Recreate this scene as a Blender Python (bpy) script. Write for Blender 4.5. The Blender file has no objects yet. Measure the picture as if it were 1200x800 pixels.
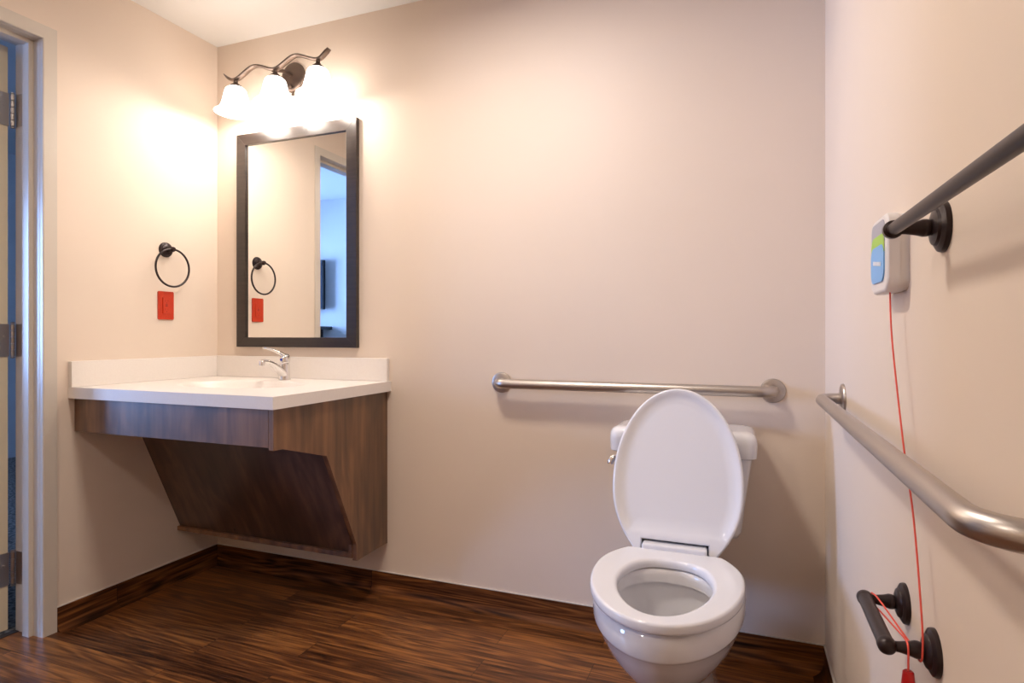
import bpy, bmesh, math
from mathutils import Vector, Matrix
PI = math.pi
sc = bpy.context.scene
C = sc.collection

# ------------------------------------------------------------------ camera, world, lights, exposure
cam_d = bpy.data.cameras.new('camera'); cam = bpy.data.objects.new('camera', cam_d); C.objects.link(cam)
cam.location = (2.287, -2.10, 1.06)
cam.rotation_euler = (PI/2, 0, math.radians(21.15))
cam_d.sensor_width = 36; cam_d.lens = 699/1200*36; cam_d.shift_y = -8/1200
cam_d.clip_start = 0.02
sc.camera = cam

W = bpy.data.worlds.new('sky'); sc.world = W; W.use_nodes = True
W.node_tree.nodes['Background'].inputs[0].default_value = (0.29, 0.50, 1.0, 1)
W.node_tree.nodes['Background'].inputs[1].default_value = 42.0

def area(name, loc, rot, sx, sy, power, col, portal=False, shape='RECTANGLE'):
    l = bpy.data.lights.new(name, 'AREA'); l.shape = shape; l.size = sx; l.size_y = sy
    l.energy = power; l.color = col
    o = bpy.data.objects.new(name, l); C.objects.link(o); o.location = loc; o.rotation_euler = rot
    if portal: l.cycles.is_portal = True
    return o
# daylight enters the adjoining room through its window
area('window_portal', (-3.68, -2.80, 1.45), (0, -PI/2, 0), 1.5, 1.2, 1, (1, 1, 1), portal=True)
# ceiling lamp of the bathroom (light sits under the diffuser of the ceiling_or_fill_light built below)
CL = (1.50, -0.85)
area('ceiling_lamp_light', (CL[0], CL[1], 2.318), (0, 0, 0), 0.24, 0.24, 15.5, (1.0, 0.90, 0.81), shape='DISK')
FILL = (0.95, -2.30)  # unseen fill light, added behind the camera to flatten the lighting
area('rear_fill_light', (FILL[0], FILL[1], 2.318), (0, 0, 0), 0.24, 0.24, 9.5, (1.0, 0.90, 0.81), shape='DISK')
VANITY_W = 3.1; VANITY_COL = (1.0, 0.90, 0.80)

vs = sc.view_settings
vs.view_transform = 'Standard'; vs.look = 'None'; vs.gamma = 1; vs.use_curve_mapping = False
vs.exposure = 0.22
sc.display_settings.display_device = 'sRGB'

# ------------------------------------------------------------------ materials
def mat(name, col=(.8,.8,.8), rough=.5, metal=0., spec=.5, coat=0., emis=None, es=0.):
    m = bpy.data.materials.new(name); m.use_nodes = True
    p = m.node_tree.nodes['Principled BSDF']
    p.inputs['Base Color'].default_value = (*col, 1)
    p.inputs['Roughness'].default_value = rough; p.inputs['Metallic'].default_value = metal
    p.inputs['Specular IOR Level'].default_value = spec
    p.inputs['Coat Weight'].default_value = coat; p.inputs['Coat Roughness'].default_value = .08
    if emis: p.inputs['Emission Color'].default_value = (*emis, 1); p.inputs['Emission Strength'].default_value = es
    return m
def N(m, t, **kw):
    n = m.node_tree.nodes.new(t)
    for k, v in kw.items():
        if k in n.inputs: n.inputs[k].default_value = v
        else: setattr(n, k, v)
    return n
def L(m, a, b): m.node_tree.links.new(a, b)
def noise_bump(m, scale, dist, strength=.3, detail=3, stretch=(1,1,1)):
    p = m.node_tree.nodes['Principled BSDF']
    tc = N(m, 'ShaderNodeTexCoord'); mp = N(m, 'ShaderNodeMapping'); mp.inputs['Scale'].default_value = stretch
    n = N(m, 'ShaderNodeTexNoise'); n.inputs['Scale'].default_value = scale; n.inputs['Detail'].default_value = detail
    b = N(m, 'ShaderNodeBump'); b.inputs['Distance'].default_value = dist; b.inputs['Strength'].default_value = strength
    L(m, tc.outputs['Object'], mp.inputs[0]); L(m, mp.outputs[0], n.inputs['Vector'])
    L(m, n.outputs['Fac'], b.inputs['Height']); L(m, b.outputs[0], p.inputs['Normal'])
    return n
def vary(m, c1, c2, scale, stretch=(1,1,1), lo=.35, hi=.65):
    p = m.node_tree.nodes['Principled BSDF']
    tc = N(m, 'ShaderNodeTexCoord'); mp = N(m, 'ShaderNodeMapping'); mp.inputs['Scale'].default_value = stretch
    n = N(m, 'ShaderNodeTexNoise'); n.inputs['Scale'].default_value = scale; n.inputs['Detail'].default_value = 4
    r = N(m, 'ShaderNodeValToRGB'); r.color_ramp.elements[0].position = lo; r.color_ramp.elements[1].position = hi
    r.color_ramp.elements[0].color = (*c1, 1); r.color_ramp.elements[1].color = (*c2, 1)
    L(m, tc.outputs['Object'], mp.inputs[0]); L(m, mp.outputs[0], n.inputs['Vector'])
    L(m, n.outputs['Fac'], r.inputs[0]); L(m, r.outputs[0], p.inputs['Base Color'])

M = {}
M['wall'] = mat('wall_paint', (.70,.575,.475), .55, spec=.35)
vary(M['wall'], (.735,.618,.515), (.755,.638,.535), 1.5); noise_bump(M['wall'], 260, .0008, .10)
M['ceiling'] = mat('ceiling_paint', (.78,.76,.73), .8); noise_bump(M['ceiling'], 200, .001, .15)
M['bedroom'] = mat('bedroom_paint', (.74,.75,.76), .8); noise_bump(M['bedroom'], 200, .001, .1)
M['frame_paint'] = mat('door_frame_paint', (.60,.54,.47), .28); noise_bump(M['frame_paint'], 90, .0002, .02)
M['door_paint'] = mat('door_paint', (.62,.54,.40), .4); noise_bump(M['door_paint'], 90, .0006, .08)
M['porcelain'] = mat('porcelain', (.72,.71,.73), .08, coat=.5); noise_bump(M['porcelain'], 3, .001, .03)
M['seat_plastic'] = mat('seat_plastic', (.72,.715,.75), .14); noise_bump(M['seat_plastic'], 4, .001, .03)
M['solid_surface'] = mat('solid_surface', (.80,.74,.69), .28)
vary(M['solid_surface'], (.795,.735,.685), (.81,.755,.705), 140)
M['chrome'] = mat('chrome', (.85,.84,.83), .09, 1); noise_bump(M['chrome'], 3, .001, .02)
M['steel'] = mat('brushed_steel', (.50,.455,.42), .36, 1); noise_bump(M['steel'], 60, .0006, .25, stretch=(1,1,8))
M['hinge_steel'] = mat('hinge_steel', (.46,.42,.39), .32, 1); noise_bump(M['hinge_steel'], 60, .0006, .2)
M['bronze'] = mat('oiled_bronze', (.024,.013,.013), .34, .25, spec=.4); noise_bump(M['bronze'], 40, .0006, .15)
M['fixture'] = mat('fixture_bronze', (.15,.11,.09), .36, .9); noise_bump(M['fixture'], 40, .0006, .15)
M['mirror_wood'] = mat('mirror_frame_wood', (.032,.022,.018), .30, coat=.25)
vary(M['mirror_wood'], (.018,.012,.010), (.030,.020,.016), 6, (1, 1, 14))
M['mirror'] = mat('mirror_silver', (.93,.94,.93), .005, 1); noise_bump(M['mirror'], .4, .0001, .02)
M['red'] = mat('red_plastic', (.50,.036,.010), .35); noise_bump(M['red'], 200, .0003, .05)
M['red_dark'] = mat('red_slot', (.24,.015,.010), .5); noise_bump(M['red_dark'], 200, .0003, .05)
M['cord'] = mat('red_cord', (.80,.10,.07), .6); noise_bump(M['cord'], 900, .0003, .4)
M['handle_red'] = mat('red_handle', (.58,.012,.012), .35); noise_bump(M['handle_red'], 80, .0003, .1)
M['white_plastic'] = mat('white_plastic', (.76,.72,.70), .35); noise_bump(M['white_plastic'], 200, .0003, .05)
M['label_grey'] = mat('label_grey', (.40,.40,.46), .4); noise_bump(M['label_grey'], 200, .0002, .05)
M['label_green'] = mat('label_green', (.36,.62,.07), .4); noise_bump(M['label_green'], 200, .0002, .05)
M['label_blue'] = mat('label_blue', (.18,.45,.85), .4); noise_bump(M['label_blue'], 200, .0002, .05)
M['label_white'] = mat('label_white', (.85,.87,.9), .4); noise_bump(M['label_white'], 200, .0002, .05)
M['blue_dot'] = mat('blue_dot', (.02,.05,.4), .3); noise_bump(M['blue_dot'], 200, .0002, .05)
M['dark'] = mat('dark_laminate', (.012,.013,.016), .4); noise_bump(M['dark'], 60, .0005, .1)
M['screen'] = mat('dark_screen', (.03,.05,.08), .18); noise_bump(M['screen'], 3, .0005, .02)
M['water'] = mat('toilet_water', (.40,.39,.40), .03, spec=.6); noise_bump(M['water'], 8, .002, .05)
M['bead'] = mat('caulk_bead', (.62,.56,.50), .4); noise_bump(M['bead'], 150, .0005, .1)
M['carpet'] = mat('bedroom_carpet', (.12,.12,.12), .95)
vary(M['carpet'], (.10,.095,.09), (.42,.40,.36), 60); noise_bump(M['carpet'], 400, .003, .6)
M['rubber'] = mat('threshold', (.03,.025,.022), .5); noise_bump(M['rubber'], 100, .0005, .1)

g = bpy.data.materials.new('window_glass'); g.use_nodes = True; nt = g.node_tree; nt.nodes.clear()
o_ = nt.nodes.new('ShaderNodeOutputMaterial'); mx = nt.nodes.new('ShaderNodeMixShader'); tr = nt.nodes.new('ShaderNodeBsdfTransparent'); gl = nt.nodes.new('ShaderNodeBsdfGlossy'); fr = nt.nodes.new('ShaderNodeFresnel')
gl.inputs['Roughness'].default_value = .02
nt.links.new(fr.outputs[0], mx.inputs[0]); nt.links.new(tr.outputs[0], mx.inputs[1]); nt.links.new(gl.outputs[0], mx.inputs[2]); nt.links.new(mx.outputs[0], o_.inputs[0])
M['glass'] = g
# lit frosted glass of the lamp shades
def lit(name, col, s):
    m = mat(name, (.9,.88,.85), .4, emis=col, es=s); noise_bump(m, 60, .0004, .05); return m
M['shade'] = lit('frosted_shade_lit', (1.0,.92,.84), 6.0)
M['bulb'] = lit('bulb_lit', (1.0,.86,.68), 14.0)
M['diffuser'] = lit('ceiling_diffuser_lit', (1.0,.86,.70), 6.0)

def plank_mat(name, axis='x', flat=True, rough=.33, gain=1.0, row=.105, length=.92, off=(0,0,0)):
    """wood-look vinyl planks; axis = run of the grain, flat = floor, else a strip of wall base"""
    m = bpy.data.materials.new(name); m.use_nodes = True; p = m.node_tree.nodes['Principled BSDF']
    tc = N(m, 'ShaderNodeTexCoord'); sep = N(m, 'ShaderNodeSeparateXYZ'); L(m, tc.outputs['Object'], sep.inputs[0])
    cmb = N(m, 'ShaderNodeCombineXYZ')
    if axis == 'x': L(m, sep.outputs[0], cmb.inputs[0]); L(m, sep.outputs[1 if flat else 2], cmb.inputs[1])
    else: L(m, sep.outputs[1], cmb.inputs[0]); L(m, sep.outputs[0 if flat else 2], cmb.inputs[1])
    add = N(m, 'ShaderNodeVectorMath', operation='ADD'); add.inputs[1].default_value = off; L(m, cmb.outputs[0], add.inputs[0])
    br = N(m, 'ShaderNodeTexBrick'); br.offset = .37; br.offset_frequency = 2
    br.inputs['Scale'].default_value = 1; br.inputs['Brick Width'].default_value = length; br.inputs['Row Height'].default_value = row
    br.inputs['Mortar Size'].default_value = .0009; br.inputs['Mortar Smooth'].default_value = .3; br.inputs['Bias'].default_value = 0
    br.inputs['Color1'].default_value = (0,0,0,1); br.inputs['Color2'].default_value = (1,1,1,1); br.inputs['Mortar'].default_value = (.5,.5,.5,1)
    L(m, add.outputs[0], br.inputs['Vector'])
    # each plank gets its own slice of the grain: push the plank value into z
    bw = N(m, 'ShaderNodeRGBToBW'); L(m, br.outputs['Color'], bw.inputs[0])
    mul = N(m, 'ShaderNodeMath', operation='MULTIPLY'); mul.inputs[1].default_value = 7.3; L(m, bw.outputs[0], mul.inputs[0])
    cz = N(m, 'ShaderNodeCombineXYZ'); L(m, mul.outputs[0], cz.inputs[2])
    a2 = N(m, 'ShaderNodeVectorMath', operation='ADD'); L(m, add.outputs[0], a2.inputs[0]); L(m, cz.outputs[0], a2.inputs[1])
    # broad figure (cathedral grain)
    mp = N(m, 'ShaderNodeMapping'); mp.inputs['Scale'].default_value = (1.3, 15, 1); L(m, a2.outputs[0], mp.inputs[0])
    n1 = N(m, 'ShaderNodeTexNoise'); n1.inputs['Scale'].default_value = 1; n1.inputs['Detail'].default_value = 1.5; n1.inputs['Distortion'].default_value = .2; L(m, mp.outputs[0], n1.inputs['Vector'])
    wv = N(m, 'ShaderNodeMath', operation='MULTIPLY'); wv.inputs[1].default_value = 62; L(m, n1.outputs['Fac'], wv.inputs[0])
    sn = N(m, 'ShaderNodeMath', operation='SINE'); L(m, wv.outputs[0], sn.inputs[0])
    # fine fibres
    mp2 = N(m, 'ShaderNodeMapping'); mp2.inputs['Scale'].default_value = (5, 150, 1); L(m, a2.outputs[0], mp2.inputs[0])
    n2 = N(m, 'ShaderNodeTexNoise'); n2.inputs['Scale'].default_value = 1; n2.inputs['Detail'].default_value = 5; L(m, mp2.outputs[0], n2.inputs['Vector'])
    mp3 = N(m, 'ShaderNodeMapping'); mp3.inputs['Scale'].default_value = (1.8, 34, 1); L(m, a2.outputs[0], mp3.inputs[0])
    n3 = N(m, 'ShaderNodeTexNoise'); n3.inputs['Scale'].default_value = 1; n3.inputs['Detail'].default_value = 4; L(m, mp3.outputs[0], n3.inputs['Vector'])
    def ma(op, a, b):
        k = N(m, 'ShaderNodeMath', operation=op)
        for i, v in enumerate((a, b)):
            if isinstance(v, (int, float)): k.inputs[i].default_value = v
            else: L(m, v, k.inputs[i])
        return k.outputs[0]
    f = ma('ADD', ma('MULTIPLY', sn.outputs[0], .075), ma('MULTIPLY', n2.outputs['Fac'], .62))
    f = ma('ADD', f, ma('MULTIPLY', n3.outputs['Fac'], .43))
    f = ma('ADD', f, ma('MULTIPLY', bw.outputs[0], .16))
    r = N(m, 'ShaderNodeValToRGB'); e = r.color_ramp.elements
    e[0].position = .38; e[0].color = (.026*gain, .0095*gain, .0040*gain, 1)
    e[1].position = .86; e[1].color = (.36*gain, .135*gain, .034*gain, 1)
    k = e.new(.60); k.color = (.135*gain, .047*gain, .015*gain, 1)
    L(m, f, r.inputs[0])
    mixm = N(m, 'ShaderNodeMix', data_type='RGBA'); L(m, br.outputs['Fac'], mixm.inputs[0]); L(m, r.outputs[0], mixm.inputs[6]); mixm.inputs[7].default_value = (.02,.011,.007,1)
    L(m, mixm.outputs[2], p.inputs['Base Color'])
    p.inputs['Roughness'].default_value = rough; p.inputs['Specular IOR Level'].default_value = .3 if flat else .1
    b = N(m, 'ShaderNodeBump'); b.inputs['Distance'].default_value = .0008; b.inputs['Strength'].default_value = .35; L(m, n2.outputs['Fac'], b.inputs['Height']); L(m, b.outputs[0], p.inputs['Normal'])
    return m
M['floor'] = plank_mat('wood_planks_floor')
M['base_back'] = plank_mat('wood_base_along_x', 'x', False, row=.3, length=1.1, off=(2.04,.05,0), gain=1.05, rough=.48)
M['base_side'] = plank_mat('wood_base_along_y', 'y', False, row=.3, length=1.3, off=(1.3,.05,0), gain=.9, rough=.48)

def cab_wood(name, stretch, c0, c1, c2, rough=.38):
    m = bpy.data.materials.new(name); m.use_nodes = True; p = m.node_tree.nodes['Principled BSDF']
    tc = N(m, 'ShaderNodeTexCoord')
    mp = N(m, 'ShaderNodeMapping'); mp.inputs['Scale'].default_value = stretch; L(m, tc.outputs['Object'], mp.inputs[0])
    n1 = N(m, 'ShaderNodeTexNoise'); n1.inputs['Scale'].default_value = 1; n1.inputs['Detail'].default_value = 3; n1.inputs['Distortion'].default_value = .8; L(m, mp.outputs[0], n1.inputs['Vector'])
    wv = N(m, 'ShaderNodeMath', operation='MULTIPLY'); wv.inputs[1].default_value = 26; L(m, n1.outputs['Fac'], wv.inputs[0])
    sn = N(m, 'ShaderNodeMath', operation='SINE'); L(m, wv.outputs[0], sn.inputs[0])
    mp2 = N(m, 'ShaderNodeMapping'); mp2.inputs['Scale'].default_value = tuple(s*6 if s > 2 else s*1.4 for s in stretch); L(m, tc.outputs['Object'], mp2.inputs[0])
    n2 = N(m, 'ShaderNodeTexNoise'); n2.inputs['Scale'].default_value = 1; n2.inputs['Detail'].default_value = 4; L(m, mp2.outputs[0], n2.inputs['Vector'])
    a = N(m, 'ShaderNodeMath', operation='MULTIPLY'); a.inputs[1].default_value = .05; L(m, sn.outputs[0], a.inputs[0])
    b = N(m, 'ShaderNodeMath', operation='MULTIPLY_ADD'); b.inputs[1].default_value = .55; L(m, n2.outputs['Fac'], b.inputs[0]); L(m, a.outputs[0], b.inputs[2])
    d = N(m, 'ShaderNodeMath', operation='MULTIPLY_ADD'); d.inputs[1].default_value = .45; L(m, n1.outputs['Fac'], d.inputs[0]); L(m, b.outputs[0], d.inputs[2])
    r = N(m, 'ShaderNodeValToRGB'); e = r.color_ramp.elements
    e[0].position = .34; e[0].color = (*c0, 1); e[1].position = .68; e[1].color = (*c2, 1); k = e.new(.5); k.color = (*c1, 1)
    L(m, d.outputs[0], r.inputs[0]); L(m, r.outputs[0], p.inputs['Base Color']); p.inputs['Roughness'].default_value = rough; p.inputs['Specular IOR Level'].default_value = .8; p.inputs['Coat Weight'].default_value = .4; p.inputs['Coat Roughness'].default_value = .2
    bb = N(m, 'ShaderNodeBump'); bb.inputs['Distance'].default_value = .0004; bb.inputs['Strength'].default_value = .2; L(m, n2.outputs['Fac'], bb.inputs['Height']); L(m, bb.outputs[0], p.inputs['Normal'])
    return m
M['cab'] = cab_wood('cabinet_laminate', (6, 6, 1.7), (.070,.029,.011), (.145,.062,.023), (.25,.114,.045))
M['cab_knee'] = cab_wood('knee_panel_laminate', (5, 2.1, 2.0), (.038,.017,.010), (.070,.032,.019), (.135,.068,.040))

# ------------------------------------------------------------------ geometry helpers (all in world coordinates)
def tag(o, label=None, cat=None, group=None, kind=None):
    if label: o['label'] = label
    if cat: o['category'] = cat
    if group: o['group'] = group
    if kind: o['kind'] = kind
    return o
def thing(name, label, cat, loc):
    o = bpy.data.objects.new(name, None); C.objects.link(o); o.location = loc; o.empty_display_size = .05
    return tag(o, label, cat)
def root_loc(o):
    v = Vector((0,0,0))
    while o: v += o.location; o = o.parent
    return v
def obj(name, bm, m, parent=None, smooth=True, angle=35, origin=None):
    base = root_loc(parent) if parent else Vector((0,0,0))
    if origin is None and parent is None: origin = Vector((0,0,0))
    off = Vector(origin) if origin is not None else base
    bmesh.ops.recalc_face_normals(bm, faces=bm.faces[:])
    bmesh.ops.translate(bm, verts=bm.verts[:], vec=-off)
    if smooth:
        for f in bm.faces: f.smooth = True
        for e in bm.edges:
            e.smooth = len(e.link_faces) == 2 and e.calc_face_angle(0) < math.radians(angle)
    me = bpy.data.meshes.new(name); bm.to_mesh(me); bm.free()
    ms = m if isinstance(m, (list, tuple)) else [m]
    for k in ms: me.materials.append(k)
    o = bpy.data.objects.new(name, me); C.objects.link(o)
    if smooth: w = o.modifiers.new('WeightedNormal', 'WEIGHTED_NORMAL'); w.keep_sharp = True
    if parent: o.parent = parent; o.location = off - base
    else: o.location = off
    return o
def struct(name, bm, m, **kw):
    return tag(obj(name, bm, m, **kw), kind='structure')

def box(bm, x0, x1, y0, y1, z0, z1, bev=0., seg=2, mi=0):
    r = bmesh.ops.create_cube(bm, size=1)
    bmesh.ops.transform(bm, matrix=Matrix.Translation(((x0+x1)/2, (y0+y1)/2, (z0+z1)/2)) @ Matrix.Diagonal((abs(x1-x0), abs(y1-y0), abs(z1-z0), 1)), verts=r['verts'])
    fs = set(f for v in r['verts'] for f in v.link_faces)
    for f in fs: f.material_index = mi
    if bev:
        es = list(set(e for v in r['verts'] for e in v.link_edges))
        bmesh.ops.bevel(bm, geom=es, offset=bev, segments=seg, profile=.5, affect='EDGES', material=-1)
    return bm
def prism(bm, pts, axis, a, b, bev=0., seg=2):
    """closed polygon pts (two coords) extruded along axis 'x','y','z' from a to b"""
    def mk(p, t): return {'x': (t, p[0], p[1]), 'y': (p[0], t, p[1]), 'z': (p[0], p[1], t)}[axis]
    va = [bm.verts.new(mk(p, a)) for p in pts]; vb = [bm.verts.new(mk(p, b)) for p in pts]
    n = len(pts); fs = [bm.faces.new(va), bm.faces.new(vb[::-1])]
    for i in range(n): fs.append(bm.faces.new((va[i], vb[i], vb[(i+1) % n], va[(i+1) % n])))
    if bev:
        es = list(set(e for f in fs for e in f.edges))
        bmesh.ops.bevel(bm, geom=es, offset=bev, segments=seg, profile=.5, affect='EDGES')
    return bm
def frame_of(d):
    d = Vector(d).normalized(); u = d.cross(Vector((0,0,1)))
    if u.length < 1e-4: u = Vector((1,0,0))
    u.normalize(); return d, u, d.cross(u)
def lathe(bm, prof, origin, axis, n=40, ex=1., ey=1., capped=True):
    """prof: list of (r, t): radius at distance t from origin along axis"""
    d, u, v = frame_of(axis); o = Vector(origin); rings = []
    for r, t in prof:
        if r < 1e-6: rings.append([bm.verts.new(o + d*t)])
        else: rings.append([bm.verts.new(o + d*t + u*(r*ex*math.cos(2*PI*k/n)) + v*(r*ey*math.sin(2*PI*k/n))) for k in range(n)])
    for a, b in zip(rings, rings[1:]):
        if len(a) == 1 and len(b) == 1: continue
        for k in range(n):
            q = (k+1) % n
            if len(a) == 1: bm.faces.new((a[0], b[k], b[q]))
            elif len(b) == 1: bm.faces.new((a[k], b[0], a[q]))
            else: bm.faces.new((a[k], b[k], b[q], a[q]))
    if capped:
        if len(rings[0]) > 1: bm.faces.new(rings[0])
        if len(rings[-1]) > 1: bm.faces.new(rings[-1][::-1])
    return bm
def tube(bm, pts, rad, n=16, caps=True, flat=1., up=None):
    pts = [Vector(p) for p in pts]; m = len(pts)
    rs = rad if isinstance(rad, (list, tuple)) else [rad]*m
    tan = [(pts[min(i+1, m-1)] - pts[max(i-1, 0)]).normalized() for i in range(m)]
    if up is None:
        d, u, v = frame_of(tan[0])
    else:
        u = Vector(up)
    rings = []
    for i in range(m):
        u = (u - tan[i]*u.dot(tan[i])).normalized(); v = tan[i].cross(u)
        rings.append([bm.verts.new(pts[i] + u*(rs[i]*math.cos(2*PI*k/n)) + v*(rs[i]*flat*math.sin(2*PI*k/n))) for k in range(n)])
    for a, b in zip(rings, rings[1:]):
        for k in range(n): bm.faces.new((a[k], b[k], b[(k+1) % n], a[(k+1) % n]))
    if caps: bm.faces.new(rings[0]); bm.faces.new(rings[-1][::-1])
    return bm
def spline(pts, sub=8):
    """Catmull-Rom through points (any dimension)"""
    P = [Vector(p) for p in pts]; out = []
    for i in range(len(P)-1):
        p0 = P[max(i-1, 0)]; p1 = P[i]; p2 = P[i+1]; p3 = P[min(i+2, len(P)-1)]
        for k in range(sub):
            t = k/sub
            out.append(.5*((2*p1) + (p2-p0)*t + (2*p0-5*p1+4*p2-p3)*t*t + (3*p1-p0-3*p2+p3)*t**3))
    out.append(P[-1]); return out
def arc_corner(a, c, b, r, n=10):
    """points of a rounded corner at c between a and b"""
    a, c, b = Vector(a), Vector(c), Vector(b); da = (a-c).normalized(); db = (b-c).normalized()
    h = da.angle(db)/2; d = r/math.tan(h); ctr = c + (da+db).normalized()*(r/math.sin(h))
    s = c + da*d - ctr; e = c + db*d - ctr; w = s.angle(e)
    return [ctr + (s*math.sin((1-i/n)*w) + e*math.sin(i/n*w))/math.sin(w) for i in range(n+1)]
def loft(bm, loops, cap0=True, cap1=True):
    R = [[bm.verts.new(p) for p in lp] for lp in loops]; n = len(R[0])
    for a, b in zip(R, R[1:]):
        for k in range(n): bm.faces.new((a[k], b[k], b[(k+1) % n], a[(k+1) % n]))
    if cap0: bm.faces.new(R[0][::-1])
    if cap1: bm.faces.new(R[-1])
    return R

# ------------------------------------------------------------------ the room
RX = 2.528; H = 2.40; FY = -3.0; WT = .13
YL, YR, ZT = -.747, -1.657, 2.097           # door opening edges and head
B = bmesh.new
bm = B(); box(bm, 0, RX, FY, 0, -.10, 0); box(bm, -.135, 0, YR, YL, -.10, 0); struct('floor', bm, M['floor'], smooth=False)
bm = B(); box(bm, -WT, RX+WT, FY-WT, WT, H, H+.10); struct('ceiling', bm, M['ceiling'], smooth=False)
bm = B(); box(bm, -WT, RX+WT, 0, WT, -.1, H); struct('wall_back', bm, M['wall'], smooth=False)
bm = B(); box(bm, RX, RX+WT, FY, 0, -.1, H); struct('wall_right', bm, M['wall'], smooth=False)
bm = B(); box(bm, 0, RX+WT, FY-WT, FY, -.1, H); struct('wall_front', bm, M['wall'], smooth=False)
bm = B()
prism(bm, [(0,-.1), (YL+.006,-.1), (YL+.006,ZT+.006), (YR-.006,ZT+.006), (YR-.006,-.1), (FY-WT,-.1), (FY-WT,H), (0,H)], 'x', -WT, 0)
struct('wall_left', bm, M['wall'], smooth=False)

# flash cove base: the floor covering turned up the wall
def cove(h=.085, t=.004, r=.030, n=7):
    p = [(0, h), (t, h), (t, r)]
    for i in range(1, n): 
        a = PI + (PI/2)*i/n
        p.append((t + r + r*math.cos(a), r + r*math.sin(a)+.0006))
    p += [(t+r+.004, .0006), (0, .0006)]
    return p
bm = B(); prism(bm, [(-d, z) for d, z in cove()], 'x', 0.0, RX)
bb = struct('baseboard_back', bm, M['base_back'])
bm = B(); prism(bm, [(d, z) for d, z in cove()], 'y', 0.0, YL+.047)
bl = struct('baseboard_left', bm, M['base_side'])
bm = B(); prism(bm, [(RX-d, z) for d, z in cove()], 'y', 0.0, FY)
br_ = struct('baseboard_right', bm, M['base_side'])
bm = B(); prism(bm, [(d, z) for d, z in cove()], 'y', YR-.047, FY); struct('baseboard_left_rear', bm, M['base_side'])
for par, (x0,x1,y0,y1) in ((bb,(0,RX,-.005,0)), (bl,(0,.005,YL+.047,0)), (br_,(RX-.005,RX,FY,0))):
    bm = B(); box(bm, x0, x1, y0, y1, .085, .088); obj('cap_bead', bm, M['bead'], par, smooth=False)

# hollow metal door frame
prof = [(.006,-.047), (.006,-.002), (.004,0), (-.010,0), (-.012,.0015), (-.045,.0015), (-.045,.016), (-.082,.016), (-.082,0), (-.146,0), (-.146,-.047), (-.141,-.047), (-.141,-.005), (.0005,-.005), (.0005,-.047)]
bm = B()
loft(bm, [[(x, YL-d, 0) for x, d in prof], [(x, YL-d, ZT-d) for x, d in prof], [(x, YR+d, ZT-d) for x, d in prof], [(x, YR+d, 0) for x, d in prof]])
bmesh.ops.bevel(bm, geom=[e for e in bm.edges if e.calc_length() > .5], offset=.0012, segments=2, affect='EDGES')
struct('trim_1', bm, M['frame_paint'])

# the open door, swung into the adjoining room, with three hinges
dr = bpy.data.objects.new('door_1', None); C.objects.link(dr); dr.location = (-.15, -.765, 0); tag(dr, kind='structure')
bm = B(); box(bm, -1.055, -.152, -.812, -.767, .012, 2.083, .0015); obj('door_slab', bm, M['door_paint'], dr)
for z in (1.86, 1.04, .228):
    bm = B(); box(bm, -.151, -.1485, -.806, -.766, z-.058, z+.058)
    for k in (-.04,-.013,.013,.04): lathe(bm, [(.004,0),(.003,.0012),(0,.0015)], (-.1485,-.79+.008*(1 if k*100 % 2 > 1 else -1), z+k), (1,0,0), 12)
    h = obj('hinge', bm, M['hinge_steel'], dr)
    bm = B(); box(bm, -.140, -.098, -.7485, -.7465, z-.058, z+.058); obj('jamb_leaf', bm, M['hinge_steel'], h)
    bm = B()
    for i in range(5): lathe(bm, [(.0055,.0006),(.0065,.0015),(.0065,.0215),(.0055,.0224)], (-.1455, -.7565, z-.0575+i*.023), (0,0,1), 16)
    lathe(bm, [(.003,0),(.0062,.002),(.0062,.005),(.003,.007)], (-.1455,-.7565,z+.058), (0,0,1), 16); lathe(bm, [(.003,0),(.0062,-.002),(.0062,-.005),(.003,-.007)], (-.1455,-.7565,z-.058), (0,0,1), 16)
    obj('knuckle', bm, M['hinge_steel'], h)

# adjoining bedroom
BX, BY0, BY1, BH = -3.6, -3.6, 1.6, 2.62
WY0, WY1, WZ0, WZ1 = -3.40, -2.20, .70, 2.20
bm = B(); box(bm, BX, -.1355, BY0, BY1, -.10, -.001); struct('floor_bedroom', bm, M['carpet'], smooth=False)
bm = B(); box(bm, BX-.12, -.0, BY0-.12, BY1+.12, BH, BH+.1); struct('ceiling_bedroom', bm, M['bedroom'], smooth=False)
bm = B(); box(bm, BX, 0, BY0-.12, BY0, -.1, BH); struct('wall_bedroom_front', bm, M['bedroom'], smooth=False)
bm = B(); box(bm, BX, 0, BY1, BY1+.12, -.1, BH); struct('wall_bedroom_back', bm, M['bedroom'], smooth=False)
bm = B(); box(bm, -WT-.004, -WT, YL+.05, BY1, 0, BH); box(bm, -WT-.004, -WT, BY0, YR-.05, 0, BH); box(bm, -WT-.004, -WT, YR-.05, YL+.05, ZT+.05, BH)
box(bm, -WT, 0, WT, BY1, -.1, BH); box(bm, -WT, 0, BY0, FY-WT, -.1, BH); box(bm, -WT, 0, FY-WT, WT, H+.1, BH)
struct('wall_bedroom_inner', bm, M['bedroom'], smooth=False)
bm = B(); box(bm, BX-.12, BX, BY0, WY0, -.1, BH); box(bm, BX-.12, BX, WY1, BY1, -.1, BH); box(bm, BX-.12, BX, WY0, WY1, -.1, WZ0); box(bm, BX-.12, BX, WY0, WY1, WZ1, BH)
struct('wall_bedroom_window', bm, M['bedroom'], smooth=False)
wn = bpy.data.objects.new('window_1', None); C.objects.link(wn); wn.location = (BX-.06, (WY0+WY1)/2, WZ0); tag(wn, kind='structure')
bm = B()
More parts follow.
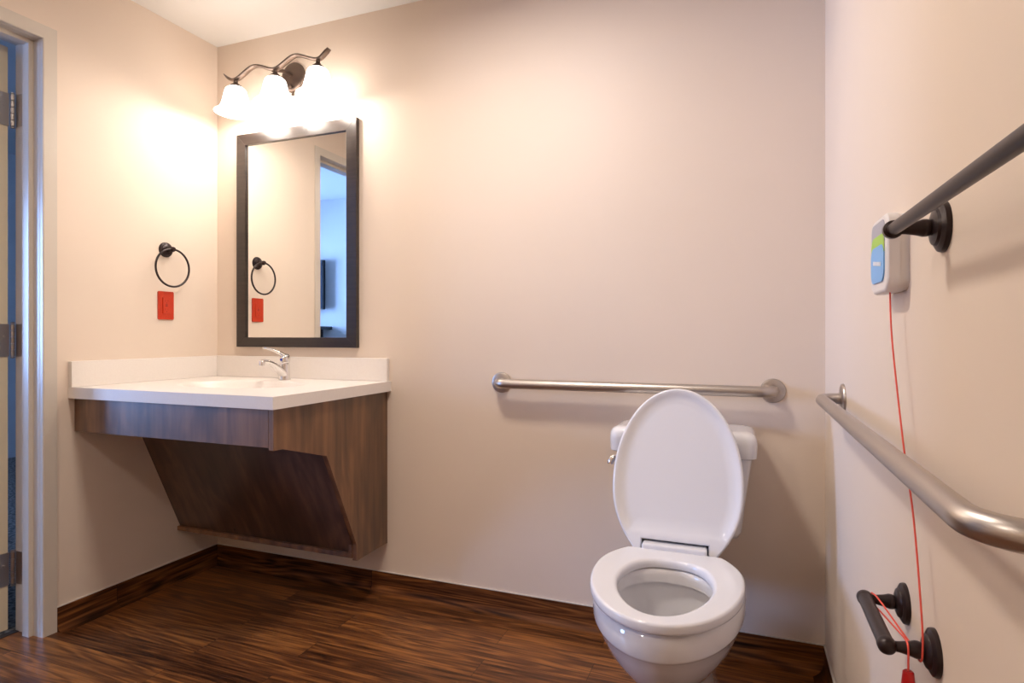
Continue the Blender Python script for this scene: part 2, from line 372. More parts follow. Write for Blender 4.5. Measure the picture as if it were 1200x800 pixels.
for a in ((WY0,WY0+.04,WZ0,WZ1), (WY1-.04,WY1,WZ0,WZ1), (WY0+.04,WY1-.04,WZ0,WZ0+.04), (WY0+.04,WY1-.04,WZ1-.04,WZ1), (-2.815,-2.785,WZ0+.04,WZ1-.04)): box(bm, BX-.085, BX-.04, *a, .002)
obj('window_frame', bm, M['white_plastic'], wn)
bm = B(); box(bm, BX-.065, BX-.060, WY0+.04, WY1-.04, WZ0+.04, WZ1-.04); obj('pane', bm, M['glass'], wn, smooth=False)
bm = B(); box(bm, -.150, -.125, YR+.001, YL-.001, -.001, .003, .001); struct('trim_2', bm, M['rubber'])

# dresser and television of the bedroom (seen only in the mirror)
t = thing('dresser', 'dark dresser seen through the doorway in the mirror', 'dresser', (-2.55, -3.38, 0))
bm = B(); box(bm, -2.86, -2.24, -3.57, -3.19, .06, 1.12, .003); obj('body', bm, M['dark'], t)
bm = B(); box(bm, -2.94, -2.13, -3.595, -3.17, 1.12, 1.155, .003); obj('top', bm, M['dark'], t)
bm = B(); box(bm, -2.84, -2.26, -3.55, -3.21, 0, .06); obj('plinth', bm, M['dark'], t)
for i in range(4):
    bm = B(); box(bm, -2.84, -2.26, -3.188, -3.175, .09+i*.255, .33+i*.255, .003); d = obj('drawer', bm, M['dark'], t)
    bm = B(); tube(bm, [(-2.63,-3.175,.21+i*.255), (-2.63,-3.15,.21+i*.255), (-2.43,-3.15,.21+i*.255), (-2.43,-3.175,.21+i*.255)], .005, 8); obj('drawer_pull', bm, M['steel'], d)
t = thing('television', 'dark flat television on the bedroom wall, seen in the mirror', 'television', (-2.75, -3.58, 1.4))
bm = B(); box(bm, -3.20, -2.20, -3.56, -3.52, 1.35, 1.92, .004); obj('housing', bm, M['dark'], t)
bm = B(); box(bm, -3.185, -2.215, -3.52, -3.517, 1.365, 1.905); obj('screen', bm, M['screen'], t)
bm = B(); box(bm, -2.85, -2.55, -3.598, -3.56, 1.5, 1.75); obj('wall_bracket', bm, M['dark'], t)

# ceiling light of the bathroom, and a made-up fitting for the rear fill light
for c_, lab in ((CL, 'round flush ceiling light with frosted diffuser in front of the toilet'), (FILL, 'added fill light shaped as a round flush ceiling light at the rear of the room')):
    t = thing('ceiling_or_fill_light', lab, 'ceiling light', (c_[0], c_[1], H))
    bm = B(); lathe(bm, [(.155,0),(.155,-.02),(.145,-.028),(.138,-.028)], (c_[0],c_[1],H), (0,0,1), 48); obj('pan', bm, M['white_plastic'], t)
    bm = B(); lathe(bm, [(.136,-.028),(.132,-.045),(.11,-.062),(.07,-.072),(0,-.076)], (c_[0],c_[1],H), (0,0,1), 48, capped=False); obj('diffuser', bm, M['diffuser'], t)

# ------------------------------------------------------------------ toilet
TX = 2.108; HY = -.385; TL_ = .447     # centre line, hinge line, seat length
def halfw(t, W=.184, k=.36, tw=.4):
    if t > tw: return W*math.sqrt(max(0, 1-((t-tw)/(1-tw))**2.0))
    return W*(1-k*((tw-t)/tw)**2.4)
def outline(n=40, W=.184, t0=0., k=.36, ln=TL_, dx=0., tw=.4):
    """closed outline in (x, s); s = distance from hinge line towards the free end"""
    right = []
    for i in range(n+1):
        a = PI/2*i/n
        # sample densely near the tip
        t = t0 + (1-t0)*math.sin(a)
        right.append((halfw(t, W, k, tw), t*ln))
    pts = [(dx+x, s) for x, s in right] + [(dx-x, s) for x, s in right[-2::-1]]
    return pts
def inset(pts, d):
    n = len(pts); out = []
    area_ = sum(pts[i][0]*pts[(i+1) % n][1]-pts[(i+1) % n][0]*pts[i][1] for i in range(n))
    sg = 1 if area_ > 0 else -1
    for i in range(n):
        a = Vector(pts[i-1]); b = Vector(pts[i]); c = Vector(pts[(i+1) % n])
        e1 = (b-a); e2 = (c-b)
        n1 = Vector((-e1.y, e1.x)).normalized(); n2 = Vector((-e2.y, e2.x)).normalized()
        m = (n1+n2); m = m.normalized() if m.length > 1e-6 else n1
        k = 1/max(.5, m.dot(n1))
        out.append((b.x+m.x*d*sg*k, b.y+m.y*d*sg*k))
    return out
toilet = thing('toilet', 'white porcelain toilet with raised lid and tank against the back wall', 'toilet', (TX, -.45, 0))

# bowl and pedestal: outside, rim, inside as one continuous skin
def bowl_loop(w, front, back, n=72, pw=2.2, cx=TX):
    """egg shaped loop: w half width, front / back y; widest 40 % from the back"""
    yc = back + (front-back)*.42; out = []
    for k in range(n):
        a = 2*PI*k/n; c, s = math.cos(a), math.sin(a)
        ry = (front-yc) if s < 0 else (back-yc)
        q = pw if s > 0 else 2.0
        out.append((cx + w*math.copysign(abs(c)**(2/q), c), yc + abs(ry)*math.copysign(abs(s)**(2/q), s)))
    return out
secs = [(0,.114,-.60,-.10,3.2), (.02,.113,-.598,-.10,3.2), (.035,.108,-.588,-.11,3.2), (.10,.105,-.58,-.12,3), (.16,.106,-.60,-.13,2.8), (.20,.110,-.645,-.14,2.6), (.22,.118,-.682,-.15,2.6), (.245,.131,-.72,-.17,2.5), (.275,.148,-.755,-.20,2.4), (.31,.164,-.788,-.23,2.3), (.345,.175,-.812,-.25,2.2), (.368,.179,-.822,-.26,2.1),
        (.371,.184,-.829,-.26,2.1), (.378,.1865,-.833,-.26,2.1), (.400,.1875,-.833,-.26,2.1), (.418,.186,-.829,-.26,2.1), (.428,.180,-.820,-.26,2.1), (.431,.172,-.810,-.265,2.1)]
loops = [[(x, y, z) for x, y in bowl_loop(w, f, b, pw=p)] for z, w, f, b, p in secs]
inner = [(.431,.128,-.775,-.450), (.427,.122,-.765,-.456), (.415,.119,-.760,-.459), (.396,.119,-.760,-.459), (.392,.130,-.768,-.447), (.375,.130,-.768,-.447), (.33,.116,-.742,-.452), (.27,.098,-.712,-.465), (.22,.078,-.675,-.48), (.17,.055,-.63,-.50), (.14,.035,-.59,-.52)]
loops += [[(x, y, z) for x, y in bowl_loop(w, f, b, pw=2.1)] for z, w, f, b in inner]
bm = B(); loft(bm, loops)
box(bm, TX-.105, TX+.105, -.32, -.025, .30, .434, .02, 4)
obj('bowl', bm, M['porcelain'], toilet, angle=60)
bm = B(); bm.faces.new([bm.verts.new((x, y, .235)) for x, y in bowl_loop(.0842, -.686, -.475, pw=2.1)]); obj('water', bm, M['water'], toilet)
for s in (-1, 1):
    bm = B(); lathe(bm, [(.016,0),(.016,.006),(.013,.013),(.007,.018),(0,.0195)], (TX+s*.098, -.27, .018), (s*.9,0,1), 20); obj('bolt_cap', bm, M['porcelain'], toilet)

# tank, its lid and the lever
def rrect(cx, cy, hx, hy, r, n=8):
    out = []
    for qx, qy, a0 in ((1,1,0), (-1,1,PI/2), (-1,-1,PI), (1,-1,1.5*PI)):
        for i in range(n+1):
            a = a0 + PI/2*i/n; out.append((cx+qx*(hx-r)+r*math.cos(a), cy+qy*(hy-r)+r*math.sin(a)))
    return out
bm = B(); lo = []
for z, hx, hy, r in ((.434,.150,.070,.04), (.440,.168,.082,.04), (.46,.176,.087,.04), (.52,.183,.089,.04), (.60,.193,.091,.038), (.692,.206,.093,.035)):
    lo.append([(x, y, z) for x, y in rrect(TX, -.012-hy, hx, hy, r)])
loft(bm, lo); obj('tank', bm, M['porcelain'], toilet, angle=50)
bm = B(); lo = []
for z, d, r in ((.690,-.004,.03), (.693,.0,.03), (.732,.002,.032), (.749,.0,.032), (.760,-.006,.032), (.766,-.016,.03), (.769,-.034,.03)):
    lo.append([(x, y, z) for x, y in rrect(TX, -.113, .218+d, .105+d, r)])
loft(bm, lo); obj('tank_lid', bm, M['porcelain'], toilet, angle=50)
bm = B(); lathe(bm, [(.014,0),(.014,.004),(.010,.008),(.007,.009),(.007,.022)], (TX-.165, -.196, .675), (0,-1,0), 24)
tube(bm, spline([(TX-.160,-.216,.675), (TX-.180,-.220,.675), (TX-.199,-.224,.672), (TX-.209,-.226,.663), (TX-.211,-.227,.652)], 5), [.006]*10+[.0075]*11, 12, flat=1.3)
obj('flush_lever', bm, M['chrome'], toilet)

# seat ring
ZS = .4345
def seat_pt(x, s): return (TX+x, HY-s)
out_o = outline(W=.186, k=.32, tw=.37, ln=.45)
def hole(n):
    """egg hole, narrow towards the front"""
    pts = []
    for k in range(n):
        a = 2*PI*k/n
        yy = math.sin(a); w = .112*(1-.13*max(0, yy))
        q = .72 if yy < 0 else 1.0
        pts.append((w*math.copysign(abs(math.cos(a))**q, math.cos(a)), .225+(.172 if yy > 0 else .152)*math.copysign(abs(yy)**(.9 if yy < 0 else 1), yy)))
    return pts
# same vertex count for inner and outer by angle from a common centre
def resample(pts, n, c):
    P = [Vector(p)-Vector(c) for p in pts]; m = len(P); res = []
    for k in range(n):
        a = 2*PI*k/n; d = Vector((math.cos(a), math.sin(a))); best = None
        for i in range(m):
            p, q = P[i], P[(i+1) % m]; e = q-p; den = d.x*e.y-d.y*e.x
            if abs(den) < 1e-12: continue
            t = (p.x*e.y-p.y*e.x)/den; u = (p.x*d.y-p.y*d.x)/den
            if t > 0 and -1e-6 <= u <= 1+1e-6 and (best is None or t > best): best = t
        res.append((c[0]+d.x*best, c[1]+d.y*best))
    return res
NS = 96; cc = (0, .225)
O = lambda d: resample(inset(out_o, d), NS, cc)
Hh = lambda d: resample(inset(hole(80), -d), NS, cc)
def lp(pts, z): return [(*seat_pt(x, s), z) for x, s in pts]
sec = [lp(O(.004), ZS-.001), lp(O(.001), ZS+.001), lp(O(0), ZS+.006), lp(O(.001), ZS+.0165), lp(O(.0035), ZS+.0205), lp(O(.008), ZS+.0225), lp(Hh(.012), ZS+.0215), lp(Hh(.006), ZS+.0195), lp(Hh(.002), ZS+.0150), lp(Hh(0), ZS+.008), lp(Hh(.001), ZS-.001)]
bm = B(); R = loft(bm, sec, False, False)
for k in range(NS): bm.faces.new((R[-1][k], R[0][k], R[0][(k+1) % NS], R[-1][(k+1) % NS]))
seat = obj('seat', bm, M['seat_plastic'], toilet, angle=50)
for sx, s in ((-.10,.06), (.10,.06), (-.12,.30), (.12,.30)):
    bm = B(); x, y = seat_pt(sx, s); box(bm, x-.012, x+.012, y-.01, y+.01, .4305, ZS+.001, .002); obj('bumper', bm, M['seat_plastic'], seat)
# hinge block between the lid ears
bm = B(); box(bm, TX-.0885, TX+.0885, HY-.010, HY+.030, ZS-.004, ZS+.0365, .007, 4); obj('hinge_cover', bm, M['seat_plastic'], toilet)

# raised lid, leaning back on the tank; built flat then turned about the hinge
tilt = math.radians(106)          # 90 = vertical
hz = ZS+.018
def lidpt(x, s, d):
    """x across, s from the hinge to the free end, d = depth behind the underside (towards the tank)"""
    cy, sy = math.cos(PI-tilt), math.sin(PI-tilt)
    return (TX+x, HY+.012 + s*math.cos(PI-tilt)*1.0 + d*sy, hz + s*sy - d*cy)
lid_o = [(x, s) for x, s in outline(W=.183, ln=.462)]
ears = []
base = [p for p in lid_o]
# lift the straight rear edge so that the ears stay at both ends
def lid_outline():
    o = base[:]             # starts at right rear, runs over the tip to left rear
    wr = o[0][0]
    g = [(-wr, -.012), (-wr+.004, -.018), (-.096, -.018), (-.091, -.014), (-.091, .024), (.091, .024), (.091, -.014), (.096, -.018), (wr-.004, -.018), (wr, -.012)]
    return o + g
lo_ = lid_outline()
def lidloop(d_in, d): return [lidpt(x, s, d) for x, s in inset(lo_, d_in)]
bm = B()
loft(bm, [lidloop(.0050,-.010), lidloop(.0016,-.0085), lidloop(0,-.004), lidloop(0,.006), lidloop(.003,.011), lidloop(.009,.014)], False, True)
rim0 = [v for v in bm.verts if False]
# recessed underside, formed by a wide shallow step
inn = inset(lo_, .0050)
shell = [lidloop(.0050,-.010)]
bm2 = bm
def tri_ring(a, b):
    n = len(a)
    for k in range(n): bm2.faces.new((a[k], a[(k+1) % n], b[(k+1) % n], b[k]))
c2 = (0, .235)
A_ = [bm2.verts.new(p) for p in lidloop(.0050,-.010)]
plate = outline(W=.183-.010, ln=.462-.010, t0=.075)
def matchring(shr, d):
    """ring with one vertex per outline vertex, pulled in towards the lid's middle"""
    res = []
    for (x, s) in inset(lo_, .0050):
        s2 = max(s, .032 + shr*.35)
        x2, s3 = x, s2
        v = Vector((x2, s3)) - Vector(c2); L_ = v.length
        v = v*((L_-shr)/L_)
        res.append(lidpt(v.x+c2[0], v.y+c2[1], d))
    return res
r1 = [bm2.verts.new(p) for p in matchring(.004,-.0098)]
r2 = [bm2.verts.new(p) for p in matchring(.012,-.006)]
r3 = [bm2.verts.new(p) for p in matchring(.024,.0005)]
r4 = [bm2.verts.new(p) for p in matchring(.045,.003)]
tri_ring(A_, r1); tri_ring(r1, r2); tri_ring(r2, r3); tri_ring(r3, r4); bm2.faces.new(r4)
bmesh.ops.remove_doubles(bm2, verts=bm2.verts[:], dist=.00005)
obj('lid', bm2, M['seat_plastic'], toilet, angle=55)

# ------------------------------------------------------------------ grab bars
def grab_bar(label, root, pts, flanges, nrm, rad=.0178, fr=.039, br=.036):
    t = thing('grab_bar', label, 'grab bar', root)
    path = [Vector(pts[0])]
    for i in range(1, len(pts)-1): path += arc_corner(pts[i-1], pts[i], pts[i+1], br, 12)
    path.append(Vector(pts[-1]))
    bm = B(); tube(bm, path, rad, 24); obj('bar', bm, M['steel'], t)
    for f in flanges:
        bm = B(); lathe(bm, [(fr,0),(fr,.003),(fr-.002,.006),(fr-.006,.0075),(rad+.004,.0085),(rad+.001,.0085)], f, nrm, 40); obj('flange', bm, M['steel'], t)
gz = .879
grab_bar('brushed steel grab bar on the back wall behind the toilet', (1.905, -.056, gz-.02),
         [(1.433,-.002,gz), (1.433,-.057,gz), (2.378,-.057,gz), (2.378,-.002,gz)], [(1.433,0,gz), (2.378,0,gz)], (0,-1,0))
gz = .896
grab_bar('thick brushed steel grab bar along the right wall', (RX-.056, -.93, gz-.02),
         [(RX-.002,-.373,gz), (RX-.056,-.373,gz), (RX-.056,-1.505,gz), (RX-.002,-1.505,gz)], [(RX,-.373,gz), (RX,-1.505,gz)], (-1,0,0), rad=.0142, br=.055)

# ------------------------------------------------------------------ dark bronze holders on the right wall
def post(parent, y, z, reach, fr=.032):
    bm = B(); lathe(bm, [(fr,0),(fr,.003),(fr-.001,.006),(fr-.006,.009),(fr-.008,.0095),(fr-.010,.0125),(.016,.0145),(.010,.016)], (RX, y, z), (-1,0,0), 40)
    f = obj('flange', bm, M['bronze'], parent)
    bm = B(); lathe(bm, [(.0095,.014),(.0115,.020),(.0115,.024),(.0095,.030),(.0070,reach-.014),(.0068,reach-.008),(.0068,reach)], (RX, y, z), (-1,0,0), 24)
    obj('post', bm, M['bronze'], parent)
def bar_ends(bm, x, ya, yb, z, r):
    lathe(bm, [(0,-.012),(.006,-.0115),(.0095,-.009),(.0118,-.004),(.0118,.004),(r,.007),(r,abs(yb-ya)-.007),(.0118,abs(yb-ya)-.004),(.0118,abs(yb-ya)+.004),(.0095,abs(yb-ya)+.009),(.006,abs(yb-ya)+.0115),(0,abs(yb-ya)+.012)], (x, ya, z), (0,-1,0), 28)
t = thing('towel_bar', 'dark bronze towel bar on the right wall above the steel grab bar', 'towel bar', (RX-.057, -1.49, 1.19))
for y in (-1.188, -1.80): post(t, y, 1.198, .057, .0325)
bm = B(); bar_ends(bm, RX-.057, -1.188, -1.80, 1.198, .0080); obj('bar', bm, M['bronze'], t)
t = thing('toilet_paper_holder', 'empty dark bronze toilet paper holder low on the right wall', 'paper holder', (RX-.057, -1.074, .62))
for y in (-.996, -1.152): post(t, y, .635, .057, .031)
bm = B(); bar_ends(bm, RX-.057, -.996, -1.152, .635, .0105); obj('roller', bm, M['bronze'], t)

# ------------------------------------------------------------------ emergency pull station with cord
t = thing('pull_station', 'white emergency pull station with green and blue label on right wall', 'alarm', (RX, -.955, 1.131))
y0, y1, z0, z1 = -1.017, -.894, 1.128, 1.254
def rr(y0, y1, z0, z1, r, d=0., n=8):
    return rrect((y0+y1)/2, (z0+z1)/2, (y1-y0)/2-d, (z1-z0)/2-d, max(.002, r-d), n)
bm = B(); loft(bm, [[(RX-a, p[0], p[1]) for p in rr(y0, y1, z0, z1, .022, d)] for a, d in ((0,.002), (.012,.002), (.0125,0), (.026,0), (.029,.002), (.031,.006))]); obj('housing', bm, M['white_plastic'], t, angle=50)
xf = RX-.0314
bm = B(); prism(bm, rr(y0+.012, y1-.012, z1-.050, z1-.009, .014), 'x', xf-.0004, xf+.001); obj('grey_panel', bm, M['label_grey'], t)
bm = B(); prism(bm, rr(y0+.013, y1-.013, z0+.050, z0+.095, .018), 'x', xf-.0010, xf-.0003); obj('green_label', bm, M['label_green'], t)
bm = B(); prism(bm, rr(y0+.012, y1-.012, z0+.018, z0+.078, .020), 'x', xf-.0016, xf+.001); lb = obj('blue_label', bm, M['label_blue'], t)
bm = B()
for i in range(7): box(bm, xf-.0026, xf-.0018, y0+.030+i*.0085, y0+.036+i*.0085, z0+.043+i*.001, z0+.0495+i*.001)
obj('label_writing', bm, M['label_white'], lb, smooth=False)
hx = RX-.057
cord = spline([(RX-.020,-.985,z0+.001), (RX-.020,-1.00,1.05), (RX-.018,-1.06,.90), (RX-.016,-1.11,.80), (RX-.017,-1.155,.68), (RX-.018,-1.164,.640), (RX-.019,-1.161,.625), (RX-.020,-1.150,.6225), (RX-.022,-1.140,.630),
               (RX-.030,-1.10,.637), (RX-.042,-1.02,.645), (RX-.046,-.998,.6445), (RX-.046,-.986,.640), (RX-.046,-.986,.629), (RX-.045,-.997,.626), (RX-.043,-1.03,.632), (RX-.038,-1.10,.640), (RX-.034,-1.148,.6445), (RX-.034,-1.162,.640), (RX-.034,-1.1625,.620), (RX-.034,-1.1625,.609)], 6)
bm = B(); tube(bm, cord, .0013, 8); cd = obj('pull_cord', bm, M['cord'], t)
bm = B(); lathe(bm, [(0,0),(.005,-.0005),(.0066,-.002),(.0074,-.010),(.0095,-.035),(.0100,-.040),(.008,-.042),(0,-.042)], (RX-.034,-1.1625,.610), (0,0,1), 24); obj('pull_handle', bm, M['handle_red'], cd)

# ------------------------------------------------------------------ vanity
SX = .926; ST = .019
cab = thing('vanity_cabinet', 'wall hung brown wood cabinet open for wheelchair access under white countertop', 'cabinet', (.46, -.3, .205))
side = [(-.638,.8285), (-.638,.698), (-.595,.697), (-.383,.635), (-.209,.267), (-.209,.205), (0,.205), (0,.8285)]
bm = B(); prism(bm, side, 'x', SX-ST, SX, .0006, 1); obj('side_panel', bm, M['cab'], cab, smooth=False)
bm = B(); box(bm, 0, SX-ST-.0005, -.638, -.620, .706, .8285, .0006, 1); obj('apron', bm, M['cab'], cab, smooth=False)
def ky(z): return -.372 + (.638-z)*.4275
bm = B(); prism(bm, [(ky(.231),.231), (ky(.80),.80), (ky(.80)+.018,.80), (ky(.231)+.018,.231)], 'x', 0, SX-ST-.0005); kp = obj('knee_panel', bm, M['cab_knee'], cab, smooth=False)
bm = B(); lathe(bm, [(.0035,0),(.0035,-.0006)], (.322, ky(.252)-.0006, .252), (0,1,.4), 12); obj('screw_hole', bm, M['dark'], kp)
bm = B(); box(bm, 0, SX-ST-.0005, -.212, 0, .213, .2308, .0008, 1); obj('bottom_rail', bm, M['cab'], cab, smooth=False)
bm = B(); box(bm, SX-ST-.016, SX-ST-.0005, -.212, -.196, .2308, .262, .0006, 1); obj('corner_block', bm, M['cab'], cab, smooth=False)

CW, CD, CT = .944, -.660, .869; CB = .829
ct = thing('countertop', 'white solid surface countertop with integral basin and backsplash', 'countertop', (.47, -.33, CB))
bm = B(); nx, ny = 96, 72
def topz(x, y):
    r = math.sqrt(((x-.475)/.255)**2 + ((y+.315)/.165)**2)
    if r >= 1.06: return CT
    d = .105*max(0, 1-r**2.2)**.75 if r < 1 else 0
    lip = .0035*max(0, 1-abs(r-1.0)/.06)**1.0 if r > .94 else .0035
    return CT - d - (lip if r < 1.0 else lip)
g1 = [[bm.verts.new((i*CW/nx, CD+j*(-CD)/ny, topz(i*CW/nx, CD+j*(-CD)/ny))) for i in range(nx+1)] for j in range(ny+1)]
g2 = [[bm.verts.new((i*CW/nx, CD+j*(-CD)/ny, min(CB, topz(i*CW/nx, CD+j*(-CD)/ny)-.010))) for i in range(nx+1)] for j in range(ny+1)]
for j in range(ny):
    for i in range(nx):
        bm.faces.new((g1[j][i], g1[j][i+1], g1[j+1][i+1], g1[j+1][i])); bm.faces.new((g2[j][i], g2[j+1][i], g2[j+1][i+1], g2[j][i+1]))
for i in range(nx): bm.faces.new((g1[0][i], g2[0][i], g2[0][i+1], g1[0][i+1])); bm.faces.new((g1[ny][i], g1[ny][i+1], g2[ny][i+1], g2[ny][i]))
for j in range(ny): bm.faces.new((g1[j][0], g1[j+1][0], g2[j+1][0], g2[j][0])); bm.faces.new((g1[j][nx], g2[j][nx], g2[j+1][nx], g1[j+1][nx]))
bmesh.ops.bevel(bm, geom=[e for e in bm.edges if len(e.link_faces) == 2 and e.calc_face_angle(0) > 1.2 and min(e.verts[0].co.z, e.verts[1].co.z) > CB+.02 and (max(e.verts[0].co.y, e.verts[1].co.y) < CD+.001 or min(e.verts[0].co.x, e.verts[1].co.x) > CW-.001)], offset=.003, segments=3, affect='EDGES')
obj('slab', bm, M['solid_surface'], ct, angle=40)
bm = B(); lathe(bm, [(.021,.004),(.019,.006),(.016,.005),(0,.004)], (.475,-.315,CT-.112), (0,0,1), 28); obj('drain', bm, M['chrome'], ct)
bm = B(); box(bm, 0, .936, -.019, 0, CT, .963, .0025); obj('backsplash', bm, M['solid_surface'], ct)
bm = B(); box(bm, 0, .019, CD, -.0195, CT, .963, .0025); obj('side_splash', bm, M['solid_surface'], ct)

# faucet
FX, FYY = .475, -.088
t = thing('faucet', 'chrome single lever faucet at the back of the basin', 'faucet', (FX, FYY, CT))
bm = B(); lathe(bm, [(.0245,0),(.0245,.003),(.0225,.006),(.0215,.03),(.021,.066),(.0195,.069)], (FX,FYY,CT), (0,0,1), 32); obj('body', bm, M['chrome'], t)
sp = spline([(FX,FYY-.004,CT+.020), (FX,FYY-.030,CT+.042), (FX,FYY-.062,CT+.064), (FX,FYY-.095,CT+.078), (FX,FYY-.122,CT+.082), (FX,FYY-.136,CT+.079)], 6)
bm = B(); tube(bm, sp, [.0205-.009*min(1, i/18) for i in range(len(sp))], 18, up=(1,0,0), flat=.82); s_ = obj('spout', bm, M['chrome'], t)
bm = B(); lathe(bm, [(.0105,.010),(.0125,.006),(.0125,-.010),(.0105,-.012),(.008,-.012),(.008,-.010)], (FX,FYY-.128,CT+.076), (0,.12,1), 24); obj('aerator', bm, M['chrome'], s_)
bm = B(); lathe(bm, [(.0195,0),(.0215,.003),(.0215,.020),(.0195,.030),(.013,.037),(0,.040)], (FX,FYY,CT+.071), (0,.10,1), 32)
obj('handle_cap', bm, M['chrome'], t)
lv = spline([(FX,FYY+.004,CT+.098), (FX,FYY-.025,CT+.112), (FX,FYY-.060,CT+.124), (FX,FYY-.092,CT+.133), (FX,FYY-.112,CT+.136), (FX,FYY-.117,CT+.136)], 5)
bm = B(); n_ = len(lv); tube(bm, lv, [.0165-.0065*i/(n_-1) if i < n_-2 else .007-.003*(i-n_+2) for i in range(n_)], 16, up=(1,0,0), flat=.42); h_ = obj('lever', bm, M['chrome'], t)
bm = B(); lathe(bm, [(.0055,0),(.0055,.0012),(0,.0018)], (FX, FYY-.0212, CT+.086), (0,-1,0), 16); obj('temperature_mark', bm, M['blue_dot'], t)

# ------------------------------------------------------------------ mirror
t = thing('wall_mirror', 'rectangular mirror in a dark brown wood frame above the counter', 'mirror', (.465, 0, 1.006))
x0, x1, z0, z1, fw, ft = .139, .789, 1.005, 1.966, .0505, .022
inr = [(x0+fw, z0+fw*.85), (x1-fw, z0+fw*.85), (x1-fw, z1-fw), (x0+fw, z1-fw)]; otr = [(x0,z0), (x1,z0), (x1,z1), (x0,z1)]
names = ('bottom_rail', 'stile', 'top_rail', 'stile')
for i in range(4):
    j = (i+1) % 4
    bm = B(); prism(bm, [otr[i], otr[j], inr[j], inr[i]], 'y', -ft, -.001, .0012, 2); obj(names[i], bm, M['mirror_wood'], t)
bm = B(); box(bm, x0+fw-.004, x1-fw+.004, -.012, -.004, z0+fw*.85-.004, z1-fw+.004); obj('mirror_glass', bm, M['mirror'], t, smooth=False)

# ------------------------------------------------------------------ towel ring and red outlet on the left wall
t = thing('towel_ring', 'dark bronze towel ring on the left wall above the red outlet', 'towel ring', (0, -.268, 1.27))
bm = B(); lathe(bm, [(.032,0),(.032,.003),(.030,.007),(.025,.009),(.024,.012),(.019,.015),(.012,.017)], (0,-.268,1.420), (1,0,0), 36); obj('flange', bm, M['bronze'], t)
bm = B(); lathe(bm, [(.012,.015),(.010,.024),(.0085,.034),(.0105,.038),(.0115,.044),(.009,.051),(0,.053)], (0,-.268,1.420), (1,0,0), 24); obj('post', bm, M['bronze'], t)
bm = B(); nR = 64; rr_ = .079
pts = [Vector((.043, -.268+rr_*math.sin(2*PI*k/nR), 1.3405+rr_*math.cos(2*PI*k/nR)+.001)) for k in range(nR)]
rings = []
for k in range(nR):
    c = pts[k]; rad = (c-Vector((.043,-.268,1.3415))).normalized()
    rings.append([bm.verts.new(c + rad*(.0043*math.cos(2*PI*q/12)) + Vector((1,0,0))*(.0043*math.sin(2*PI*q/12))) for q in range(12)])
for k in range(nR):
    a, b = rings[k], rings[(k+1) % nR]
    for q in range(12): bm.faces.new((a[q], b[q], b[(q+1) % 12], a[(q+1) % 12]))
obj('ring', bm, M['bronze'], t)

t = thing('power_outlet', 'red emergency power outlet on the left wall under the towel ring', 'outlet', (0, -.269, 1.123))
bm = B(); prism(bm, rr(-.3055,-.2325,1.124,1.243,.004), 'x', .0, .0055, .0018, 2); obj('cover_plate', bm, M['red'], t)
bm = B(); prism(bm, rr(-.286,-.252,1.149,1.218,.002), 'x', .0050, .0085, .0006, 1); rc = obj('receptacle', bm, M['red'], t)
for zc in (1.203, 1.167):
    bm = B(); box(bm, .0082,.0088, -.2765,-.2750, zc-.004,zc+.004); box(bm, .0082,.0088, -.2635,-.2620, zc-.0033,zc+.0033); lathe(bm, [(.0022,.0082),(.0022,.0088)], (0,-.269,zc-.009), (1,0,0), 12)
    obj('socket', bm, M['red_dark'], rc, smooth=False)
for zc in (1.1875, 1.1815):
    bm = B(); box(bm, .0080,.0098, -.274,-.264, zc-.002, zc+.002, .0004, 1); obj('test_button', bm, M['red_dark'], rc)

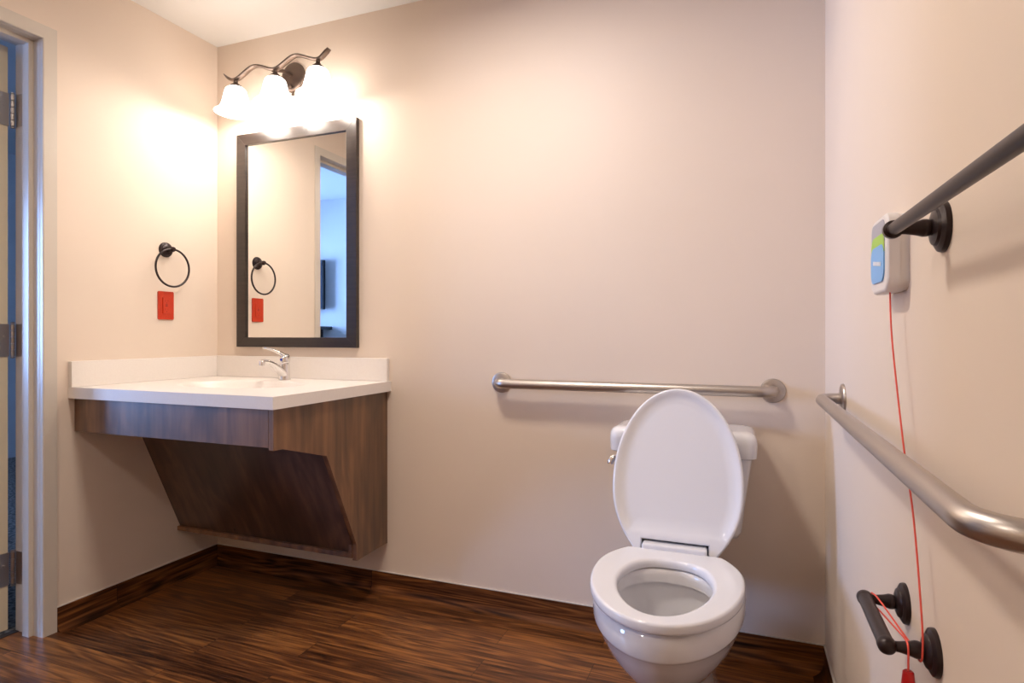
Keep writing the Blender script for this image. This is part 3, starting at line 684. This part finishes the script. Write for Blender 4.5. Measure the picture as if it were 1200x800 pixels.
# ------------------------------------------------------------------ vanity light
t = thing('vanity_light', 'bronze wavy bar wall light with three lit bell shades above the mirror', 'wall light', (.45, 0, 2.12))
bm = B(); lathe(bm, [(.062,0),(.062,.008),(.058,.014),(.048,.018),(.0,.022)], (.449,0,2.187), (0,-1,0), 48, ey=1.05); obj('backplate', bm, M['fixture'], t, angle=50)
bm = B(); lathe(bm, [(.006,0),(.008,.004),(.006,.010),(0,.013)], (.449,-.022,2.140), (0,-1,0), 16); lathe(bm, [(.004,0),(.004,-.012),(.007,-.016),(0,-.022)], (.449,-.010,2.126), (0,0,1), 16); obj('finial', bm, M['fixture'], t)
LY = -.13
bm = B(); tube(bm, [(.449,-.018,2.192), (.449,-.07,2.190), (.449,LY,2.168)], .0075, 12)
obj('arm', bm, M['fixture'], t)
wave = spline([(.180,LY,2.194), (.212,LY,2.167), (.247,LY,2.157), (.289,LY,2.174), (.344,LY,2.202), (.398,LY,2.190), (.455,LY,2.168), (.500,LY,2.181), (.563,LY,2.212), (.614,LY,2.197), (.680,LY,2.172), (.708,LY,2.186), (.737,LY,2.208)], 8)
nw = len(wave)
for _ in range(14): wave = [wave[0]] + [(wave[q-1]+2*wave[q]+wave[q+1])/4 for q in range(1, nw-1)] + [wave[-1]]
bm = B(); tube(bm, wave, [.0145 if 8 < i < nw-3 else .004+.0105*min(i, 8)/8 if i <= 8 else .0125 for i in range(nw)], 14, up=(0,1,0), flat=.45); obj('wave_bar', bm, M['fixture'], t)
for x, zn in ((.247, 2.152), (.463, 2.160), (.682, 2.165)):
    bm = B(); lathe(bm, [(.009,.008),(.009,-.006),(.012,-.010),(.022,-.018),(.029,-.026),(.029,-.030),(.024,-.030)], (x,LY,zn), (0,0,1), 28); hd = obj('socket_cup', bm, M['fixture'], t)
    P_ = spline([(.026,-.026,0), (.040,-.036,0), (.047,-.058,0), (.053,-.085,0), (.060,-.108,0), (.071,-.124,0), (.086,-.135,0)], 5)
    prf = [(p.x, p.y) for p in P_]; prf += [(p.x-.003, p.y+.001) for p in P_[::-1]]
    bm = B(); lathe(bm, prf, (x,LY,zn), (0,0,1), 48, capped=False); sh = obj('lamp_shade', bm, M['shade'], t, angle=80)
    bm = B(); lathe(bm, [(.012,-.030),(.013,-.045),(.024,-.066),(.029,-.084),(.024,-.102),(.012,-.111),(0,-.113)], (x,LY,zn), (0,0,1), 24); obj('bulb', bm, M['bulb'], t)
    pl = bpy.data.lights.new('vanity_bulb_light', 'POINT'); pl.energy = VANITY_W; pl.color = VANITY_COL; pl.shadow_soft_size = .02
    po = bpy.data.objects.new('vanity_bulb_light', pl); C.objects.link(po); po.location = (x, LY, zn-.139)
